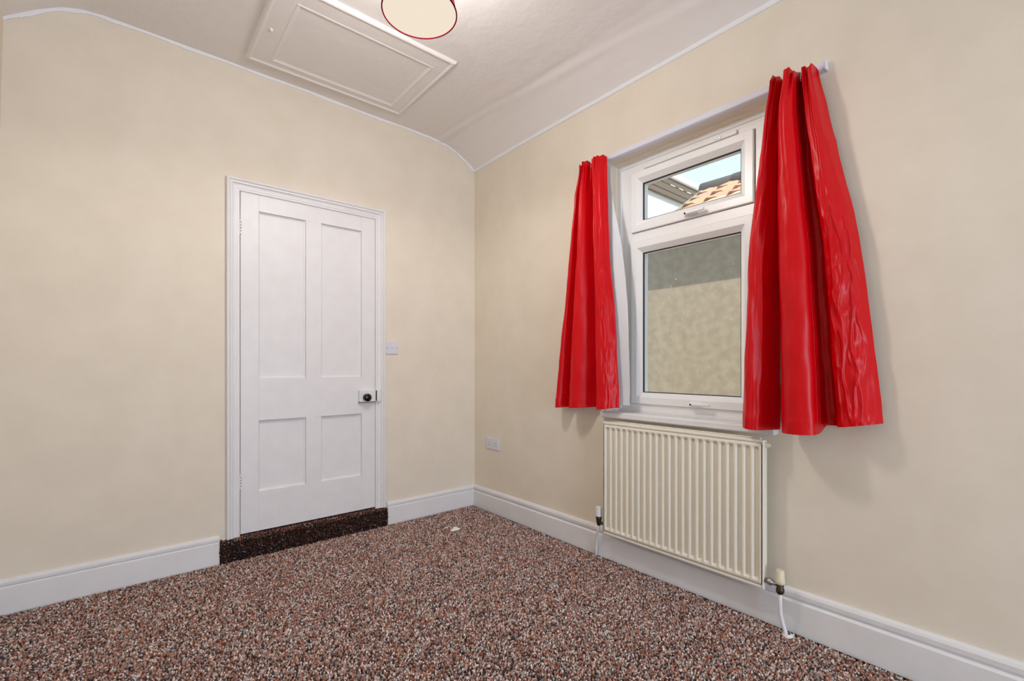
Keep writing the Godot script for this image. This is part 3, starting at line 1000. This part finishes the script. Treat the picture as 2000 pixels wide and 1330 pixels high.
# rows: height t (0 top .. 1 bottom) -> [left z, right z, depth factor]; folds: [s, x]
func cloth(rows: Array, folds: Array, y_top: float, bot: Array, nu: int, nv: int, sd: int, wr: float, back := 0.0, gather := 0.0, crump := 0.0) -> SurfaceTool:
	var n1 := FastNoiseLite.new()
	n1.seed = sd
	n1.frequency = 1.0
	n1.fractal_octaves = 3
	var n2 := FastNoiseLite.new()
	n2.seed = sd + 5
	n2.frequency = 1.0
	n2.fractal_octaves = 2
	var zl := []
	var zr := []
	var df := []
	for q in rows:
		zl.append([q[0], q[1]])
		zr.append([q[0], q[2]])
		df.append([q[0], q[3]])
	var grid := []
	for j in nv + 1:
		var t := float(j) / nv
		var line := []
		for i in nu + 1:
			var s := float(i) / nu
			var a := curve_at(zl, t)
			var b := curve_at(zr, t)
			var yb := curve_at(bot, s)
			var y := lerpf(y_top, yb, t)
			var zs := s
			if folds[0].size() > 2:
				var zk := []
				for q in folds:
					zk.append([q[0], q[2]])
				zs = curve_at(zk, s)
			var z := lerpf(a, b, zs)
			var x: float = -0.035 + (curve_at(folds, s) + 0.035) * curve_at(df, t)
			# heading gathers die out below the tape
			var g := exp(-t * 9.0) * gather
			x += g * sin(s * TAU * 4.5 + sd) + g * 0.5 * sin(s * TAU * 11.0 + sd * 2.0)
			if t < 0.001:
				y += g * 0.8 * sin(s * TAU * 4.5 + 1.3 + sd)
			# crinkles: long ones along the folds, short ones across
			var amp := smoothstep(0.0, 0.25, t)
			x -= 0.003 * smoothstep(0.958, 0.962, t)   # hem
			x += wr * amp * n1.get_noise_3d(s * 3.0, t * 1.6, 0.0)
			x += wr * 0.32 * amp * n2.get_noise_3d(s * 4.0 + t * 2.5, t * 8.0, 3.0)
			if crump > 0.0:
				var e := smoothstep(0.2, 0.6, t) * smoothstep(0.48, 0.62, s) * smoothstep(1.02, 0.9, s)
				var c1 := absf(n2.get_noise_3d(s * 5.0 + t * 4.0, t * 4.0 - s * 4.0, 9.0))
				var c2 := absf(n2.get_noise_3d(s * 3.5 - t * 4.0, t * 8.0 + s * 3.0, 19.0))
				x += crump * e * (minf(c1, 0.35) * 0.8 + minf(c2, 0.3) * 0.45 - 0.2)
			z += wr * 0.25 * amp * n1.get_noise_3d(s * 1.5, t * 4.0, 7.0)
			line.append(Vector3(minf(x + back, -0.032 if y > 2.205 else -0.006), y, z))
		grid.append(line)
	var st := st_new(true)
	for j in nv:
		for i in nu:
			quad(st, grid[j][i], grid[j][i + 1], grid[j + 1][i + 1], grid[j + 1][i], Vector3(-1, 0, 0.001))
	return st


func rail_and_curtains() -> void:
	var rl := thing("curtain_rail", "white plastic curtain track fixed above the window", "curtain rail", Vector3(0, 2.22, 1.74))
	var s := st_new()
	prism(s, PackedVector2Array([Vector2(0, 2.212), Vector2(0.020, 2.212), Vector2(0.026, 2.215), Vector2(0.027, 2.218), Vector2(0.027, 2.240), Vector2(0.024, 2.243), Vector2(0, 2.244)]), 1.135, 2.352, Transform3D(Basis(Vector3(-1, 0, 0), Vector3(0, 1, 0), Vector3(0, 0, 1)), Vector3.ZERO))
	part_at(obj("track", s, M.rail_white, rl), rl)
	for q in [[1.131, 1.139], [2.348, 2.356]]:
		s = st_new()
		bx(s, Vector3(-0.0285, 2.210, q[0]), Vector3(-0.001, 2.2455, q[1]), 0.002)
		part_at(obj("end_stop", s, M.rail_white, rl), rl)
	for z in [1.16, 1.21, 1.262, 1.30, 2.19, 2.232, 2.275, 2.315]:
		s = st_new(true)
		tube(s, [Vector3(-0.027, 2.218, z), Vector3(-0.040, 2.222, z), Vector3(-0.050, 2.214, z), Vector3(-0.050, 2.198, z), Vector3(-0.044, 2.192, z)], 0.0022, 8)
		part_at(obj("hook", s, M.valve_white, rl), rl)
	# left curtain
	var L := thing("curtain", "narrower red satin curtain at the left of the window", "curtain", Vector3(-0.08, 0.83, 1.2))
	var rowsA := [[0.0, 1.135, 1.222, 0.65], [0.12, 1.108, 1.228, 0.9], [0.5, 1.035, 1.238, 1.0], [1.0, 0.942, 1.250, 1.1]]
	var foldsA := [[0.0, -0.026], [0.06, -0.064], [0.15, -0.100], [0.23, -0.096], [0.30, -0.060], [0.35, -0.030], [0.40, -0.040], [0.47, -0.090], [0.58, -0.116], [0.72, -0.112], [0.84, -0.080], [0.93, -0.040], [1.0, -0.014]]
	s = cloth(rowsA, foldsA, 2.226, [[0, 0.822], [0.4, 0.829], [0.8, 0.836], [1.0, 0.842]], 90, 110, 3, 0.010, 0.0, 0.010)
	part_at(obj("face_cloth", s, M.red_satin, L), L)
	var rowsB := [[0.0, 1.226, 1.326, 0.65], [0.12, 1.240, 1.330, 0.9], [0.4, 1.258, 1.346, 1.0], [0.6, 1.265, 1.372, 1.0], [1.0, 1.270, 1.412, 1.1]]
	var foldsB := [[0.0, -0.035], [0.10, -0.085], [0.30, -0.112], [0.55, -0.112], [0.80, -0.090], [0.93, -0.062], [1.0, -0.050]]
	s = cloth(rowsB, foldsB, 2.228, [[0, 0.830], [0.5, 0.838], [1.0, 0.850]], 60, 110, 8, 0.012, 0.0, 0.006, 0.02)
	part_at(obj("face_cloth", s, M.red_satin, L), L)
	var rowsC := [[0.0, 1.14, 1.318, 0.6], [0.12, 1.115, 1.326, 0.6], [0.35, 1.07, 1.392, 0.6], [0.6, 1.03, 1.432, 0.6], [1.0, 0.955, 1.448, 0.6]]
	var foldsC := [[0.0, -0.030], [0.2, -0.030], [0.5, -0.022], [0.75, -0.028], [1.0, -0.012]]
	s = cloth(rowsC, foldsC, 2.20, [[0, 0.842], [0.5, 0.85], [1.0, 0.862]], 50, 60, 14, 0.004, 0.010)
	part_at(obj("lining", s, M.lining, L), L).set_meta("label", "white lining showing past the edge")
	# right curtain
	var Rr := thing("curtain", "wider red satin curtain at the right of the window, gap in its folds", "curtain", Vector3(-0.08, 0.83, 2.25))
	var rowsD := [[0.0, 2.168, 2.222, 0.7], [0.10, 2.153, 2.212, 0.95], [0.22, 2.132, 2.207, 1.0], [0.48, 2.078, 2.198, 1.05], [1.0, 2.050, 2.196, 1.1]]
	var foldsD := [[0.0, -0.035], [0.10, -0.070], [0.26, -0.112], [0.45, -0.128], [0.68, -0.112], [0.88, -0.070], [1.0, -0.040]]
	s = cloth(rowsD, foldsD, 2.222, [[0, 0.822], [0.5, 0.815], [1.0, 0.814]], 70, 130, 23, 0.013, 0.0, 0.010)
	part_at(obj("face_cloth", s, M.red_satin, Rr), Rr)
	var rowsE := [[0.0, 2.226, 2.330, 0.65], [0.10, 2.214, 2.356, 0.95], [0.22, 2.212, 2.388, 1.0], [0.48, 2.212, 2.456, 1.05], [0.75, 2.220, 2.498, 1.1], [1.0, 2.225, 2.530, 1.15]]
	# [along the cloth, x, share of the width]: the broad fold laps over the valley behind it
	var foldsE := [[0.0, -0.036, 0.0], [0.04, -0.095, 0.01], [0.10, -0.140, 0.08], [0.20, -0.156, 0.20], [0.30, -0.152, 0.33], [0.36, -0.135, 0.420], [0.39, -0.105, 0.435], [0.42, -0.058, 0.430], [0.45, -0.034, 0.432], [0.51, -0.030, 0.490], [0.55, -0.036, 0.535], [0.59, -0.064, 0.570], [0.65, -0.096, 0.64], [0.80, -0.102, 0.79], [0.93, -0.070, 0.92], [1.0, -0.030, 1.0]]
	s = cloth(rowsE, foldsE, 2.220, [[0, 0.816], [0.4, 0.822], [0.46, 0.845], [0.6, 0.850], [1.0, 0.870]], 190, 150, 31, 0.013, 0.0, 0.013, 0.032)
	part_at(obj("face_cloth", s, M.red_satin, Rr), Rr)
	var rowsF := [[0.0, 2.175, 2.322, 0.6], [0.12, 2.16, 2.35, 0.6], [0.48, 2.095, 2.44, 0.6], [1.0, 2.07, 2.51, 0.6]]
	s = cloth(rowsF, foldsC, 2.20, [[0, 0.845], [0.5, 0.845], [1.0, 0.885]], 50, 60, 44, 0.003, 0.014)
	part_at(obj("lining", s, M.lining, Rr), Rr).set_meta("label", "pale lining seen in the gap between the folds")


# ================= switch and socket =================
func fittings() -> void:
	var sw := thing("light_switch", "single white light switch on the wall right beside the door frame", "light switch", Vector3(-0.69, 1.193, 0.0))
	var X := FAR
	X.origin = Vector3(-0.69, 1.193, 0)
	var s := st_new()
	bx(s, Vector3(-0.046, -0.041, 0.0), Vector3(0.046, 0.041, 0.009), 0.003, FAR)
	obj("plate", s, M.plate_white, sw)
	s = st_new()
	prism(s, PackedVector2Array([Vector2(-0.010, 0.009), Vector2(-0.010, 0.0105), Vector2(0.010, 0.015), Vector2(0.010, 0.009)]), -0.006, 0.006, Transform3D(Basis(Vector3(0, 1, 0), Vector3(0, 0, 1), Vector3(1, 0, 0)), Vector3.ZERO))
	obj("rocker", s, M.plate_white, sw)
	for k in [-1, 1]:
		s = st_new(true)
		lathe(s, [Vector2(0.0034, 0.0), Vector2(0.0034, 0.0012), Vector2(0, 0.0016)], at_axis(Vector3(0.034 * k, 0, 0.009), Vector3(0, 0, 1)), 12)
		obj("screw", s, M.chrome, sw)
	var so := thing("wall_socket", "double white power socket low on the wall by the corner", "socket", Vector3(0, 0.502, 0.238))
	s = st_new()
	bx(s, Vector3(-0.076, -0.043, 0.0), Vector3(0.076, 0.043, 0.010), 0.003, SIDE)
	obj("plate", s, M.plate_white, so)
	for k in [-1, 1]:
		s = st_new()
		for q in [[0.0, 0.006, 0.004, 0.008], [-0.011, -0.012, 0.007, 0.004], [0.011, -0.012, 0.007, 0.004]]:
			var c := Vector2(0.036 * k + q[0], q[1])
			bx(s, Vector3(c.x - q[2] / 2, c.y - q[3] / 2, 0.0098), Vector3(c.x + q[2] / 2, c.y + q[3] / 2, 0.0104), 0.0, SIDE)
		obj("pin_holes", s, M.plate_dark, so)
		s = st_new()
		bx(s, Vector3(0.016 * k - 0.006, 0.018, 0.010), Vector3(0.016 * k + 0.006, 0.034, 0.014), 0.0015, SIDE)
		obj("switch", s, M.plate_white, so)


# ================= outside =================
func pantile(m: int) -> ArrayMesh:
	# one tile: S-shaped across (z), running up the slope (x), origin at the lower left corner
	var s := st_new(true)
	var wv := func(t: float) -> float:
		return 0.030 * sin(t * TAU - 0.6) + 0.012 * sin(t * TAU * 2.0)
	var W := 0.22
	var Lg := 0.36
	var seg := 14
	for i in seg:
		var t0 := -0.04 + 1.08 * float(i) / seg
		var t1 := -0.04 + 1.08 * float(i + 1) / seg
		var a: float = wv.call(t0)
		var b: float = wv.call(t1)
		quad(s, Vector3(0, a, t0 * W), Vector3(0, b, t1 * W), Vector3(Lg, b, t1 * W), Vector3(Lg, a, t0 * W), Vector3.UP)
		quad(s, Vector3(0, a - 0.018, t0 * W), Vector3(0, b - 0.018, t1 * W), Vector3(Lg, b - 0.018, t1 * W), Vector3(Lg, a - 0.018, t0 * W), Vector3.DOWN)
		s.set_smooth_group(-1)
		quad(s, Vector3(0, a, t0 * W), Vector3(0, b, t1 * W), Vector3(0, b - 0.018, t1 * W), Vector3(0, a - 0.018, t0 * W), Vector3(-1, 0, 0))
		s.set_smooth_group(0)
	s.generate_normals()
	return s.commit()


func outside() -> void:
	var s := st_new()
	bx(s, Vector3(0.26, -0.4, -6.0), Vector3(14.0, -0.15, 9.0))
	struct_mesh("ground", s, M.concrete, "concrete paving outside the window")
	# the neighbour's low building across the passage
	var nb := thing("neighbour_extension", "low rendered outbuilding with clay pantile roof across the passage outside the window", "building", Vector3(2.0, -0.15, 2.5))
	s = st_new()
	bx(s, Vector3(2.0, -0.15, -1.2), Vector3(3.6, 2.46, 6.0))
	part_at(obj("wall", s, M.render_grey, nb), nb)
	# roof slope: eave at x 1.86, y 2.49, rising 30 degrees
	var pitch := atan(0.535)
	var slope := Transform3D(Basis(Vector3(cos(pitch), sin(pitch), 0), Vector3(-sin(pitch), cos(pitch), 0), Vector3(0, 0, 1)), Vector3(1.86, 2.465, 0))
	s = st_new()
	bx(s, Vector3(0.02, -0.05, 0.58), Vector3(1.25, -0.035, 6.0), 0.0, slope)
	var rb := part_at(obj("roof_deck", s, M.soffit_wood, nb), nb)
	var tm := pantile(0)
	R.seed = 5
	for row in 4:
		for col in 12:
			var o := MeshInstance3D.new()
			o.name = "roof_tile"
			o.mesh = tm
			o.material_override = M["tile_%d" % R.randi_range(0, 3)]
			rb.add_child(o, true)
			var lift := Transform3D(Basis(Vector3(0, 0, 1), 0.075), Vector3.ZERO)
			o.transform = slope * Transform3D(Basis.IDENTITY, Vector3(0.29 * row, 0.0 + R.randf_range(-0.003, 0.003), 0.58 - 0.065 * row + 0.22 * col)) * Transform3D(Basis(Vector3(0, 0, 1), -0.06), Vector3(0, 0.022, 0))
	s = st_new(true)
	for k in 8:
		var ridge := Transform3D(Basis(Vector3(1, 0, 0), Vector3(0, 0, 1), Vector3(0, -1, 0)), slope * Vector3(1.22, -0.01, 0.30 + 0.36 * k))
		lathe(s, [Vector2(0, 0), Vector2(0.10, 0.0), Vector2(0.095, 0.35), Vector2(0, 0.35)], ridge, 16)
	part_at(obj("ridge", s, M.ridge_dark, nb), nb)
	s = st_new()
	bx(s, Vector3(0.0, -0.03, -0.036), Vector3(1.25, 0.03, 0.0), 0.008, slope * Transform3D(Basis(Vector3.UP, 0.2), Vector3(0, 0, 0.58)))
	part_at(obj("verge", s, M.gutter_olive, nb), nb)
	s = st_new()
	bx(s, Vector3(1.80, 2.44, -1.2), Vector3(2.02, 2.475, 6.0), 0.006)
	part_at(obj("eave_board", s, M.gutter_olive, nb), nb)
	# the white house beyond, closing the passage: a wall topped by dark timber boards and a white gutter
	var hs := thing("neighbour_house", "sunlit white rendered house wall topped by dark boards, seen beyond the tiled roof", "building", Vector3(6.5, -0.15, -2.6))
	s = st_new()
	bx(s, Vector3(0.4, -0.15, -5.0), Vector3(11.0, 4.9, -2.06))
	part_at(obj("wall", s, M.house_white, hs), hs)
	for q in [[4.345, 4.44, -2.0], [4.445, 4.57, -1.992], [4.575, 4.705, -1.985]]:
		s = st_new()
		bx(s, Vector3(0.4, q[0], -2.06), Vector3(11.0, q[1], q[2]), 0.004)
		part_at(obj("fascia_board", s, M.soffit_wood, hs), hs)
	for k in 5:  # pale strips standing in for glints of light on the boards
		s = st_new()
		bx(s, Vector3(6.05 + 0.30 * k, 4.568, -1.992), Vector3(6.20 + 0.30 * k, 4.584, -1.98), 0.003)
		part_at(obj("glint_strip", s, M.fascia_white, hs), hs)
	s = st_new()
	bx(s, Vector3(0.4, 4.70, -2.06), Vector3(11.0, 4.83, -1.95), 0.02)
	part_at(obj("gutter", s, M.fascia_white, hs), hs)
